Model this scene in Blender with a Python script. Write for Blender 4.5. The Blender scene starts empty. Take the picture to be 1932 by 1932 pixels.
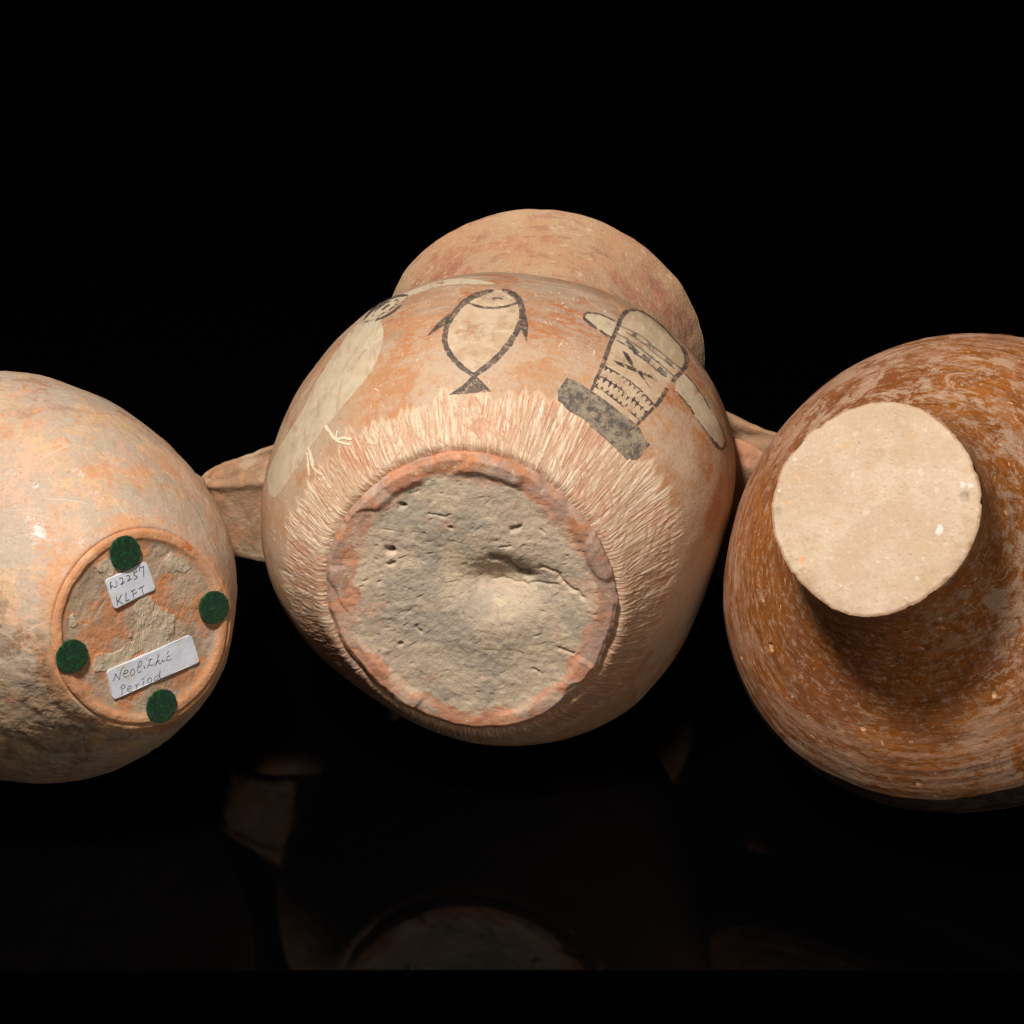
import bpy, math, random
import numpy as np
from mathutils import Matrix, Vector
from mathutils.geometry import delaunay_2d_cdt
random.seed(7); rng = np.random.default_rng(11)
scene = bpy.context.scene
C = scene.collection

# ------------------------------------------------------------------ camera, world, lamps, exposure
F = 5478.0                      # focal length in units of a 1932-unit wide picture
CAM_E = math.radians(27.0)      # camera looks down by this angle
CAM_H = 1.38929                 # camera height above the tabletop
cam_d = bpy.data.cameras.new('camera'); cam = bpy.data.objects.new('camera', cam_d); C.objects.link(cam)
cam_d.sensor_width = 36.0; cam_d.lens = 36.0 * F / 1932.0
cam_d.clip_start = 0.05; cam_d.clip_end = 100
cam.location = (0, 0, CAM_H); cam.rotation_euler = (math.pi / 2 - CAM_E, 0, 0)
scene.camera = cam
W = bpy.data.worlds.new('World'); scene.world = W; W.use_nodes = True
W.node_tree.nodes['Background'].inputs[0].default_value = (0, 0, 0, 1)
W.node_tree.nodes['Background'].inputs[1].default_value = 0.0
Rc = Matrix(((1, 0, 0), (0, math.sin(CAM_E), -math.cos(CAM_E)), (0, math.cos(CAM_E), math.sin(CAM_E))))   # camera axes in the world
def lamp(name, loc, target, size, power, col, sy=None):
    d = bpy.data.lights.new(name, 'AREA'); d.energy = power; d.color = col
    d.size = size
    if sy: d.shape = 'RECTANGLE'; d.size_y = sy
    else: d.shape = 'DISK'
    o = bpy.data.objects.new(name, d); C.objects.link(o); o.location = loc
    o.rotation_euler = (Vector(target) - Vector(loc)).to_track_quat('-Z', 'Y').to_euler()
    return o
def cam2w(v): w = Rc @ Vector(v); return Vector((w.x, w.y, w.z + CAM_H))
lamp('key_lamp', cam2w((-0.60, 1.42, -0.58)), cam2w((0, 0, -2.5)), 0.34, 88, (1.0, 0.955, 0.905))
lamp('fill_lamp', cam2w((0.75, -0.42, -0.95)), cam2w((0.15, -0.1, -2.5)), 0.8, 5.4, (1.0, 0.9, 0.8))
scene.view_settings.view_transform = 'Standard'; scene.view_settings.look = 'None'
scene.view_settings.exposure = 0.0; scene.view_settings.gamma = 1.0
scene.cycles.max_bounces = 5

# ------------------------------------------------------------------ numpy helpers
_perm = rng.permutation(256).astype(np.int64); _perm = np.concatenate([_perm, _perm, _perm])
_g = rng.normal(size=(256, 3)); _g /= np.linalg.norm(_g, axis=1)[:, None]
def perlin(p):
    i = np.floor(p).astype(np.int64); f = p - i; i &= 255
    u = f * f * f * (f * (f * 6 - 15) + 10)
    out = 0.0
    for dx in (0, 1):
        wx = u[..., 0] if dx else 1 - u[..., 0]
        for dy in (0, 1):
            wy = u[..., 1] if dy else 1 - u[..., 1]
            for dz in (0, 1):
                wz = u[..., 2] if dz else 1 - u[..., 2]
                h = _perm[_perm[_perm[(i[..., 0] + dx) & 255] + ((i[..., 1] + dy) & 255)] + ((i[..., 2] + dz) & 255)]
                g = _g[h]
                out = out + wx * wy * wz * (g[..., 0] * (f[..., 0] - dx) + g[..., 1] * (f[..., 1] - dy) + g[..., 2] * (f[..., 2] - dz))
    return out * 1.6
def fbm(p, sc, oc=4, gain=0.5, off=0.0):
    s = 0.0; a = 1.0; q = p * sc + off
    for k in range(oc):
        s = s + a * perlin(q); a *= gain; q = q * 2.03 + 17.3
    return s
def ridged(p, sc, oc=3, off=0.0):
    s = 0.0; a = 1.0; q = p * sc + off
    for k in range(oc):
        s = s + a * (1 - np.abs(perlin(q)) * 2); a *= 0.5; q = q * 2.1 + 9.1
    return s / 1.75
def sm(a, b, x):
    t = np.clip((x - a) / (b - a), 0, 1); return t * t * (3 - 2 * t)
def lin(r, g, b):
    f = lambda c: (c / 255 / 12.92) if c / 255 <= 0.04045 else ((c / 255 + 0.055) / 1.055) ** 2.4
    return (f(r)*.96, f(g)*.99, f(b)*1.02)
def curve(pts, ds):
    """centripetal-like Catmull-Rom through (t, r) points, resampled with step ds"""
    P = np.array(pts, float); n = len(P); out = []
    for i in range(n - 1):
        p0 = P[max(i - 1, 0)]; p1 = P[i]; p2 = P[i + 1]; p3 = P[min(i + 2, n - 1)]
        L = np.linalg.norm(p2 - p1)
        m1 = (p2 - p0) / max(np.linalg.norm(p2 - p1) + np.linalg.norm(p1 - p0), 1e-9) * L
        m2 = (p3 - p1) / max(np.linalg.norm(p3 - p2) + np.linalg.norm(p2 - p1), 1e-9) * L
        u = np.linspace(0, 1, 40)[:, None]
        out.append((2*u**3-3*u**2+1)*p1 + (u**3-2*u**2+u)*m1 + (-2*u**3+3*u**2)*p2 + (u**3-u**2)*m2)
    Q = np.vstack(out); d = np.r_[0, np.cumsum(np.linalg.norm(np.diff(Q, axis=0), axis=1))]
    k = max(int(d[-1] / ds), 2); s = np.linspace(0, d[-1], k + 1)
    return np.stack([np.interp(s, d, Q[:, 0]), np.interp(s, d, Q[:, 1])], 1), s

# ------------------------------------------------------------------ mesh helpers
def mesh_obj(name, verts, faces, mat, parent=None, smooth=True, attrs=None):
    me = bpy.data.meshes.new(name)
    verts = np.ascontiguousarray(verts, dtype=np.float32)
    me.vertices.add(len(verts)); me.vertices.foreach_set('co', verts.ravel())
    if isinstance(faces, np.ndarray):
        nf, k = faces.shape
        me.loops.add(nf * k); me.polygons.add(nf)
        me.loops.foreach_set('vertex_index', faces.astype(np.int32).ravel())
        me.polygons.foreach_set('loop_start', (np.arange(nf) * k).astype(np.int32))
        me.polygons.foreach_set('loop_total', np.full(nf, k, np.int32))
        me.update(calc_edges=True)
    else:
        bpy.data.meshes.remove(me); me = bpy.data.meshes.new(name)
        me.from_pydata([tuple(v) for v in verts], [], faces)
    me.validate()
    if attrs:
        for k, v in attrs.items():
            v = np.asarray(v, np.float32)
            if v.ndim == 2 and v.shape[-1] == 3:
                a = me.attributes.new(k, 'FLOAT_VECTOR', 'POINT'); a.data.foreach_set('vector', v.ravel())
            else:
                a = me.attributes.new(k, 'FLOAT', 'POINT'); a.data.foreach_set('value', v.ravel())
    if smooth: me.polygons.foreach_set('use_smooth', np.ones(len(me.polygons), bool))
    me.materials.append(mat)
    o = bpy.data.objects.new(name, me); C.objects.link(o)
    if parent: o.parent = parent
    return o
def grid_faces(nr, nc, flip=False):
    i = np.arange(nr - 1)[:, None]; j = np.arange(nc)[None, :]; j2 = (j + 1) % nc
    a = i * nc + j; b = i * nc + j2; c = (i + 1) * nc + j2; d = (i + 1) * nc + j
    q = np.stack([a, b, c, d], -1).reshape(-1, 4)
    return q[:, ::-1] if flip else q
def grid_normals(X):
    du = np.roll(X, -1, 1) - np.roll(X, 1, 1); dv = np.gradient(X, axis=0)
    n = np.cross(du, dv); n /= np.linalg.norm(n, axis=-1)[..., None] + 1e-12
    return n

# ------------------------------------------------------------------ materials
def make_mat(name, base, layers=(), rough=0.8, spec=0.35, bumps=(), rough_layers=(), alpha=None, sheen=0.0):
    m = bpy.data.materials.new(name); m.use_nodes = True; nt = m.node_tree; N = nt.nodes; L = nt.links
    N.clear(); out = N.new('ShaderNodeOutputMaterial'); bs = N.new('ShaderNodeBsdfPrincipled')
    L.new(bs.outputs[0], out.inputs[0])
    tc = N.new('ShaderNodeTexCoord')
    def coord(c):
        if c in (None, 'obj'): return tc.outputs['Object']
        if c[0] == 'ring':
            a = N.new('ShaderNodeAttribute'); a.attribute_name = 'ring'
            mp = N.new('ShaderNodeMapping'); mp.inputs['Scale'].default_value = c[1]; L.new(a.outputs['Vector'], mp.inputs[0])
            return mp.outputs[0]
        mp = N.new('ShaderNodeMapping'); mp.inputs['Scale'].default_value = c[1]
        if len(c) > 2: mp.inputs['Rotation'].default_value = c[2]
        L.new(tc.outputs['Object'], mp.inputs[0]); return mp.outputs[0]
    def field(s):
        """s: dict(kind, scale, detail, lo, hi, coord, dist, off) -> 0..1 socket"""
        k = s.get('k', 'noise')
        if k == 'attr':
            a = N.new('ShaderNodeAttribute'); a.attribute_name = s['name']; o = a.outputs['Fac']
            if s.get('rag'):
                n = N.new('ShaderNodeTexNoise'); n.inputs['Scale'].default_value = s.get('rscale', 90); n.inputs['Detail'].default_value = 6
                L.new(coord(s.get('coord')), n.inputs['Vector'])
                ma = N.new('ShaderNodeMath'); ma.operation = 'MULTIPLY_ADD'; L.new(n.outputs['Fac'], ma.inputs[0])
                ma.inputs[1].default_value = s['rag']; 
                sb = N.new('ShaderNodeMath'); sb.operation = 'SUBTRACT'; L.new(o, sb.inputs[0]); sb.inputs[1].default_value = s['rag'] / 2
                L.new(sb.outputs[0], ma.inputs[2]); o = ma.outputs[0]
        elif k == 'vor':
            n = N.new('ShaderNodeTexVoronoi'); n.feature = s.get('feature', 'F1'); n.inputs['Scale'].default_value = s['scale']
            L.new(coord(s.get('coord')), n.inputs['Vector']); o = n.outputs['Distance']
        else:
            n = N.new('ShaderNodeTexNoise'); n.inputs['Scale'].default_value = s['scale']
            n.inputs['Detail'].default_value = s.get('detail', 5); n.inputs['Roughness'].default_value = s.get('r', 0.6)
            n.inputs['Distortion'].default_value = s.get('dist', 0.0)
            v = coord(s.get('coord'))
            if s.get('off'):
                va = N.new('ShaderNodeVectorMath'); va.operation = 'ADD'; L.new(v, va.inputs[0]); va.inputs[1].default_value = (s['off'],) * 3; v = va.outputs[0]
            L.new(v, n.inputs['Vector']); o = n.outputs['Fac']
        if 'lo' in s:
            mr = N.new('ShaderNodeMapRange'); mr.interpolation_type = 'SMOOTHSTEP'
            mr.inputs['From Min'].default_value = s['lo']; mr.inputs['From Max'].default_value = s['hi']
            L.new(o, mr.inputs['Value']); o = mr.outputs[0]
        return o
    def mask(spec, amt):
        if isinstance(spec, dict): spec = [spec]
        o = field(spec[0])
        for s in spec[1:]:
            mu = N.new('ShaderNodeMath'); mu.operation = 'MULTIPLY'; L.new(o, mu.inputs[0]); L.new(field(s), mu.inputs[1]); o = mu.outputs[0]
        mu = N.new('ShaderNodeMath'); mu.operation = 'MULTIPLY'; mu.use_clamp = True; L.new(o, mu.inputs[0]); mu.inputs[1].default_value = amt
        return mu.outputs[0]
    cur = None
    for col, sp, amt in layers:
        mx = N.new('ShaderNodeMix'); mx.data_type = 'RGBA'
        if cur is None: mx.inputs['A'].default_value = (*base, 1)
        else: L.new(cur, mx.inputs['A'])
        mx.inputs['B'].default_value = (*col, 1); L.new(mask(sp, amt), mx.inputs['Factor']); cur = mx.outputs['Result']
    if cur is None: bs.inputs['Base Color'].default_value = (*base, 1)
    else: L.new(cur, bs.inputs['Base Color'])
    bs.inputs['Roughness'].default_value = rough; bs.inputs['Specular IOR Level'].default_value = spec
    if sheen: bs.inputs['Sheen Weight'].default_value = sheen; bs.inputs['Sheen Roughness'].default_value = 0.5
    rc = None
    for val, sp, amt in rough_layers:
        mx = N.new('ShaderNodeMix'); mx.data_type = 'FLOAT'
        if rc is None: mx.inputs['A'].default_value = rough
        else: L.new(rc, mx.inputs['A'])
        mx.inputs['B'].default_value = val; L.new(mask(sp, amt), mx.inputs['Factor']); rc = mx.outputs['Result']
    if rc: L.new(rc, bs.inputs['Roughness'])
    nrm = None
    for sp, dist in bumps:
        b = N.new('ShaderNodeBump'); b.inputs['Strength'].default_value = 1.0; b.inputs['Distance'].default_value = dist
        L.new(mask(sp, 1.0), b.inputs['Height'])
        if nrm: L.new(nrm, b.inputs['Normal'])
        nrm = b.outputs[0]
    if nrm: L.new(nrm, bs.inputs['Normal'])
    if alpha:
        L.new(mask(*alpha), bs.inputs['Alpha'])
    return m
def nz(scale, lo=None, hi=None, detail=5, coord=None, dist=0.0, off=0.0, r=0.6):
    d = dict(k='noise', scale=scale, detail=detail, coord=coord, dist=dist, off=off, r=r)
    if lo is not None: d['lo'] = lo; d['hi'] = hi
    return d
def at(name, lo=0.0, hi=1.0, rag=0, rscale=90): return dict(k='attr', name=name, lo=lo, hi=hi, rag=rag, rscale=rscale)
GRAIN = [(nz(900, detail=3), 0.00025), (nz(260, detail=4, off=3), 0.0005)]

# ------------------------------------------------------------------ the jars: fitted frames in camera space
def frame(ax):
    a = np.cross(ax, [0, 1, 0]); a /= np.linalg.norm(a); b = np.cross(a, ax); return a, b
class Jar:
    def __init__(s, name, label, P, ax, rb, R, tm, hb, hB, kind):
        s.P = np.array(P); s.ax = np.array(ax) / np.linalg.norm(ax); s.a, s.b = frame(s.ax)
        s.rb, s.R, s.tm, s.hb, s.hB = rb, R, tm, hb, hB
        s.M = np.stack([s.a, -s.b, s.ax], 1)
        w = Rc @ Matrix([tuple(r) for r in s.M.tolist()])
        s.e = bpy.data.objects.new(name, None); C.objects.link(s.e); s.e.empty_display_size = 0.05
        s.e.matrix_world = Matrix.Translation(cam2w(s.P)) @ w.to_4x4()
        s.e['label'] = label; s.e['category'] = kind
    def harm(s, phi, t):
        h = lambda c: sum(c[2*k-2]*np.cos(k*phi)+c[2*k-1]*np.sin(k*phi) for k in range(1, 5))
        w = sm(0, .5 * s.tm, t); f = 1 - sm(1.5 * s.tm, 2.2 * s.tm, t)
        return 1 + (h(s.hB) * w + h(s.hb) * (1 - w)) * f
    def surf(s, tr, nc):
        phi = np.arange(nc) / nc * 2 * np.pi
        T = tr[:, 0][:, None] * np.ones(nc); Rr = tr[:, 1][:, None] * s.harm(phi[None, :], T)
        return np.stack([Rr * np.cos(phi), -Rr * np.sin(phi), T], -1), phi
    def pix(s, X):
        c = s.P + X @ s.M.T
        return np.stack([966 + F * c[..., 0] / -c[..., 2], 966 - F * c[..., 1] / -c[..., 2]], -1)
    def ray_local(s, uv):
        uv = np.asarray(uv, float); d = np.stack([(uv[..., 0]-966)/F, (966-uv[..., 1])/F, -np.ones(uv.shape[:-1])], -1)
        return (-s.P) @ s.M, d @ s.M
    def on_plane(s, uv, z):
        o, d = s.ray_local(uv); k = (z - o[2]) / d[..., 2]
        return o + d * k[..., None]
    def locate(s, uv):
        """grid coordinates (row, col) on the smooth body where picture rays meet it"""
        G = s.G; nr, nc = G.shape[:2]; uv = np.asarray(uv, float)
        n = s.Gn; view = G - (-s.P) @ s.M
        front = (n * view).sum(-1) < 0
        pr, pc = 6, 8
        sub = G[::pr, ::pc]; sp = s.pix(sub).reshape(-1, 2); fr = front[::pr, ::pc].ravel()
        idx = np.array([[i, j] for i in range(0, nr, pr) for j in range(0, nc, pc)])
        d = ((uv[:, None, :] - sp[None]) ** 2).sum(-1); d[:, ~fr] = 1e12
        ij = idx[d.argmin(1)].astype(float)
        for it in range(12):
            p = s.pix(s.sample(G, ij)); e = 0.5
            pi = s.pix(s.sample(G, ij + [e, 0])); pj = s.pix(s.sample(G, ij + [0, e]))
            J = np.stack([(pi - p) / e, (pj - p) / e], -1)
            det = J[:, 0, 0]*J[:, 1, 1]-J[:, 0, 1]*J[:, 1, 0]; det = np.where(np.abs(det) < 1e-3, 1e-3, det)
            r = uv - p
            di = (J[:, 1, 1]*r[:, 0]-J[:, 0, 1]*r[:, 1])/det; dj = (-J[:, 1, 0]*r[:, 0]+J[:, 0, 0]*r[:, 1])/det
            ij = ij + np.clip(np.stack([di, dj], -1), -12, 12); ij[:, 0] = np.clip(ij[:, 0], 0, nr - 1.6)
        return ij
    def sample(s, A, ij):
        nr, nc = A.shape[:2]; i = np.clip(ij[:, 0], 0, nr - 1.001); j = ij[:, 1] % nc
        i0 = np.floor(i).astype(int); j0 = np.floor(j).astype(int) % nc; fi = i - i0; fj = j - np.floor(j)
        i1 = np.minimum(i0 + 1, nr - 1); j1 = (j0 + 1) % nc
        if A.ndim == 3: fi = fi[:, None]; fj = fj[:, None]
        return (A[i0, j0]*(1-fi)*(1-fj) + A[i1, j0]*fi*(1-fj) + A[i0, j1]*(1-fi)*fj + A[i1, j1]*fi*fj)
def splat(field, X, svals, n, srange, length, width, amp, ang=(0, 0.2), mode='min', phis=None, soft=2.0, spd=None):
    """lay n short strokes into a (rows, cols) field; angle 0 runs along the profile"""
    nr, nc = field.shape; ds = svals[1] - svals[0]
    for k in range(n):
        s0 = rng.uniform(*srange); p0 = rng.uniform(0, 2*np.pi) if phis is None else phis(k)
        i0 = int((s0 - svals[0]) / ds)
        if i0 < 1 or i0 >= nr - 1: continue
        r = math.hypot(*X[i0, 0, :2]); dc = 2*np.pi*r/nc
        a = rng.normal(*ang); Ln = length * rng.uniform(0.6, 1.3) / 2; w = width * rng.uniform(0.7, 1.3)
        hi = int((abs(math.cos(a))*Ln + 2*w)/ds) + 1; hj = int((abs(math.sin(a))*Ln + 2*w)/dc) + 1
        j0 = int(p0/(2*np.pi)*nc)
        ii = np.arange(max(0, i0-hi), min(nr, i0+hi+1)); jj = np.arange(j0-hj, j0+hj+1)
        y = ((ii-i0)*ds)[:, None]; x = ((jj-j0)*dc)[None, :]
        u = y*math.cos(a)+x*math.sin(a); v = -y*math.sin(a)+x*math.cos(a)
        du = np.maximum(np.abs(u)-Ln*0.75, 0)/(Ln*0.25+1e-9)
        h = amp*rng.uniform(0.6, 1.1)*np.exp(-(v/w)**2)*np.exp(-du**2*2)
        ix = np.ix_(ii, jj % nc)
        field[ix] = np.minimum(field[ix], h) if mode == 'min' else np.maximum(field[ix], h)
def ringattr(X, s):
    nr, nc = X.shape[:2]; phi = np.arange(nc)/nc*2*np.pi
    return np.stack([np.cos(phi)[None]*np.ones((nr, 1)), np.sin(phi)[None]*np.ones((nr, 1)), np.asarray(s)[:, None]*np.ones(nc)], -1).reshape(-1, 3)
def add_grid(jar, name, X, mat, attrs=None, s=None, flip=False):
    A = dict(attrs or {}); A = {k: v.ravel() for k, v in A.items()}
    A['ring'] = ringattr(X, s if s is not None else np.linspace(0, .3, X.shape[0]))
    return mesh_obj(name, X.reshape(-1, 3), grid_faces(X.shape[0], X.shape[1], flip), mat, jar.e, True, A)
def polar(nr, nc, R, harmf=None):
    phi = np.arange(nc)/nc*2*np.pi; r = np.linspace(0.0005, R, nr)[:, None]*np.ones(nc)
    return r, phi
def polydist(x, y, pts):
    """distance field to a polyline"""
    d = np.full(x.shape, 1e9)
    for (ax_, ay), (bx, by) in zip(pts[:-1], pts[1:]):
        vx, vy = bx-ax_, by-ay; L2 = vx*vx+vy*vy+1e-12
        t = np.clip(((x-ax_)*vx+(y-ay)*vy)/L2, 0, 1)
        d = np.minimum(d, np.hypot(x-ax_-t*vx, y-ay-t*vy))
    return d
def smoothline(pts, step=2.0, closed=False):
    P = [np.array(p, float) for p in pts]; n = len(P); out = []
    rngi = range(n if closed else n-1)
    for i in rngi:
        if closed: p0, p1, p2, p3 = P[i-1], P[i], P[(i+1) % n], P[(i+2) % n]
        else: p0, p1, p2, p3 = P[max(i-1, 0)], P[i], P[i+1], P[min(i+2, n-1)]
        k = max(int(np.linalg.norm(p2-p1)/step), 1)
        for q in range(k):
            t = q/k
            out.append(0.5*((2*p1)+(p2-p0)*t+(2*p0-5*p1+4*p2-p3)*t*t+(3*p1-p0-3*p2+p3)*t**3))
    if not closed: out.append(P[-1])
    return np.array(out)

# ------------------------------------------------------------------ the tabletop
def tabletop():
    # glossy black slab; its front edge runs just below the reflections
    def gy(v):
        d = Rc @ Vector((0, (966-v)/F, -1)); k = -CAM_H/d.z; return d.y*k
    y0 = gy(1832); y1 = y0 + 3.4
    m = make_mat('black_acrylic', (0.0006, 0.0006, 0.0007), rough=0.05, spec=0.12,
                 rough_layers=[(0.16, nz(14, .45, .7, 3), 0.5)])
    v = []; f = []
    b = 0.0015
    prof = [(y0+b, -0.02), (y0, -0.02+b), (y0, -b), (y0+b, 0), (y1, 0), (y1, -0.02)]
    for x in (-1.8, 1.8):
        for y, z in prof: v.append((x, y, z))
    n = len(prof)
    for i in range(n):
        j = (i+1) % n; f.append((i, n+i, n+j, j))
    f.append(tuple(range(n))); f.append(tuple(range(2*n-1, n-1, -1)))
    o = mesh_obj('tabletop', np.array(v), f, m, None, False); o['kind'] = 'structure'
tabletop()

# ------------------------------------------------------------------ centre jar
jc = Jar('painted_amphora', 'large orange amphora with painted fish and axe, rough grey base, between the other two jars',
         [-0.03184, -0.06677, -2.43998], [0.1194, 0.42079, -0.89927], .1243, .2108, .1783,
         [-0.0301, -0.0333, -0.0235, -0.0099, -0.0025, -0.0009, 0.0125, -0.0017],
         [0.0032, -0.0024, -0.0028, 0.0088, -0.0193, 0.017, 0.0034, 0.0218], 'jar')
def axis_profile(rb, R, tm, t, k=2.2):
    return rb + (R-rb)*(1-((tm-t)/tm)**k)
CREAM = lin(226, 198, 160); ORANGE = lin(196, 122, 76); TAN = lin(196, 156, 120); PINK = lin(214, 160, 132)
def vn(scale, lo, hi, c=None, off=0.0, r=.72, dist=0.0, det=9): return nz(scale, lo, hi, det, c, dist, off, r)
FINE_DARK = lambda col, a=.45: (col, vn(330, .53, .66, off=61), a)
FINE_LIGHT = lambda col, a=.4: (col, vn(260, .54, .68, off=71), a)
m_cbody = make_mat('orange_burnished_clay', lin(190, 146, 108), [
    (lin(184, 124, 80), vn(6, .44, .60, off=2), .75),
    (lin(194, 164, 134), vn(9, .46, .56, off=22, dist=.4), .8),
    (lin(176, 96, 42), [vn(13, .49, .56, off=9), at('upper', .1, .8)], .75),
    (lin(192, 164, 138), [vn(24, .50, .56, off=5, r=.78)], .6),
    (lin(168, 134, 110), [vn(1, .46, .54, ('ring', (5, 5, 110)), off=4, r=.78), at('upper', .35, 1)], .75),
    (lin(186, 160, 134), [vn(1, .51, .57, ('ring', (6, 6, 90)), off=11, r=.8)], .55),
    (lin(200, 126, 80), vn(20, .56, .64, off=41, r=.75), .3),
    (lin(216, 182, 148), [at('cord', .1, .7), at('toplit', .0, 1.)], .95),
    (lin(210, 152, 122), [at('cord', .3, .9), vn(16, .48, .58, off=7)], .7),
    (lin(226, 198, 166), [at('ridge', .15, .6, rag=.5, rscale=110), at('cord', .2, .8)], .72),
    (lin(170, 112, 78), [at('groove', .35, 1.)], .4),
    (lin(238, 218, 190), [vn(1, .50, .57, ('ring', (64, 64, 7)), off=3, r=.6, det=4), at('cord', .3, .9), at('ridge', .0, .4)], .38),
    (lin(176, 116, 80), [vn(1, .55, .62, ('ring', (80, 80, 7)), off=13, r=.6, det=4), at('cord', .3, .9)], .28),
    (lin(236, 206, 170), [at('fleck', .25, .6)], .75),
    FINE_DARK(lin(150, 98, 62)), FINE_LIGHT(lin(222, 188, 154)),
    (lin(90, 66, 50), nz(420, .70, .76, 3), .6)],
    rough=.60, spec=.32, bumps=GRAIN+[([vn(1, .40, .60, ('ring', (64, 64, 7)), off=3, r=.6, det=4), at('cord', .3, .9)], .0003)])
def amphora_body(j):
    tm, rb, R = j.tm, j.rb, j.R
    low = [(.016, rb*.90), (.0095, rb*.97)] + [(t, axis_profile(rb, R, tm, t)) for t in np.linspace(.0075, tm, 14)]
    up = [(.205, .2092), (.245, .198), (.285, .176), (.32, .150), (.35, .129)]
    tr, s = curve(low + up, .00085)
    nc = 1500; X, phi = j.surf(tr, nc)
    j.tr, j.s = tr, s; j.G = X; j.Gn = grid_normals(X)
    if (j.Gn[len(s)//2, 0] @ (X[len(s)//2, 0]*[1, 1, 0])) < 0: j.Gn = -j.Gn
    S = s[:, None]*np.ones(nc); PH = phi[None]*np.ones((len(s), 1))
    macro = fbm(X, 9, 3)*.0016 + fbm(X, 40, 2, off=5)*.00035
    # cord zone: gouges running away from the foot
    edge = .076 + .013*np.sin(PH*2+1.0) + .006*fbm(X, 14, 3, off=2) + .01*np.exp(-((np.cos(PH-math.radians(80))-1)**2)*6)
    q_ = np.stack([np.cos(PH)*24, np.sin(PH)*24, S*20], -1); edge = edge + .013*perlin(q_) + .006*perlin(q_*2.7+9)
    cord = 1 - sm(edge-.016, edge+.004, S)
    g = np.zeros(S.shape); 
    splat(g, X, s, 950, (.014, .085), .050, .0011, 1.0, (0.06, .10), mode='max')
    splat(g, X, s, 500, (.012, .095), .022, .0010, 1.0, (0.1, .4), mode='max')
    splat(g, X, s, 420, (.012, .08), .020, .0010, 1.0, (0.9, .3), mode='max', phis=lambda k: rng.normal(4.1, .35) if k % 2 else rng.normal(5.4, .3))
    splat(g, X, s, 320, (.012, .09), .022, .0011, 1.0, (0.55, .35), mode='max')
    fil = np.zeros(S.shape); splat(fil, X, s, 450, (.012, .09), .040, .0009, 1.0, (0.05, .2), mode='max')
    disp = macro - g*cord*.0004 + fil*cord*.00025 + cord*(fbm(X, 130, 2)*.0003)
    fl = np.zeros(S.shape)
    splat(fl, X, s, 1300, (.03, s[-1]-.02), .006, .0006, 1.0, (0.3, .8), mode='max')
    splat(fl, X, s, 60, (.05, s[-1]-.05), .003, .0016, 1.0, (0.3, .8), mode='max')
    splat(fl, X, s, 60, (.05, s[-1]-.05), .02, .0005, .7, (0.0, .9), mode='max')
    clump = sm(-.1, .5, fbm(X, 18, 3, off=31)); fl *= .35+.65*clump
    Y = X + j.Gn*(disp + fl*.0002)[..., None]
    j.Y = Y
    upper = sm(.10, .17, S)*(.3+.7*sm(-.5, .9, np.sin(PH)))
    ridge = cord*np.clip(.55+fil*.55-g*.8+.25*fbm(X, 90, 2)+.35*fbm(X, 14, 3, off=9), 0, 1)*(.45+.55*sm(-.6, .3, np.sin(PH)))  # ridge cream fades on the underside: fall of light put into the colour
    add_grid(j, 'body', Y, m_cbody, dict(toplit=.35+.65*sm(-.5, .4, np.sin(PH)), upper=upper, cord=cord, ridge=ridge, groove=g*cord, fleck=fl), s)  # first mask: cord cream paler on top, as painted-in lighting
amphora_body(jc)
m_rim = make_mat('pale_orange_clay', lin(198, 150, 112), [
    (lin(202, 164, 126), vn(6, .46, .54, off=1), .85),
    (lin(186, 118, 90), vn(10, .49, .58, off=12), .7),
    (lin(196, 160, 124), vn(15, .5, .57, off=22), .7),
    (lin(160, 102, 84), [vn(1, .52, .60, ('ring', (4, 4, 90)))], .5),
    (lin(226, 192, 158), vn(1, .58, .63, ('ring', (9, 9, 160)), off=8), .6),
    FINE_DARK(lin(160, 108, 74)), FINE_LIGHT(lin(222, 184, 146)),
    (lin(110, 84, 62), vn(60, .70, .75, off=2), .7)], rough=.7, spec=.3, bumps=GRAIN+[(vn(45, .3, .8), .0008)])
def amphora_mouth(j):
    out = [(.345, .131), (.37, .120), (.40, .1165), (.43, .121), (.46, .132), (.49, .1465), (.512, .1590), (.5166, .1611)]
    tr, s = curve(out, .0022)
    inn = [(.5166, .1611), (.5185, .158), (.512, .153), (.48, .134), (.44, .114), (.40, .108), (.35, .12), (.30, .155), (.20, .19), (.10, .165), (.03, .11), (.02, .02)]
    tr2, s2 = curve(inn, .006)
    nc = 500
    for nm, t_, s_ in (('neck', tr, s), ('inner_wall', tr2, s2)):
        X, phi = j.surf(t_, nc)
        w = sm(.40, .5166, t_[:, 0])[:, None]
        lip = 1 + w*(.010*np.sin(3*phi+.6)+.006*np.sin(5*phi+1)+.006*perlin(np.stack([np.cos(phi)*4, np.sin(phi)*4, phi*0], -1))+.0035*perlin(np.stack([np.cos(phi)*11, np.sin(phi)*11, phi*0+3], -1)))
        X[..., :2] *= lip[..., None]
        if nm == 'neck': X = X + grid_normals(X)*(fbm(X, 22, 3)*.0012)[..., None]*0.8
        add_grid(j, nm, X, m_rim, None, s_)
amphora_mouth(jc)
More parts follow.
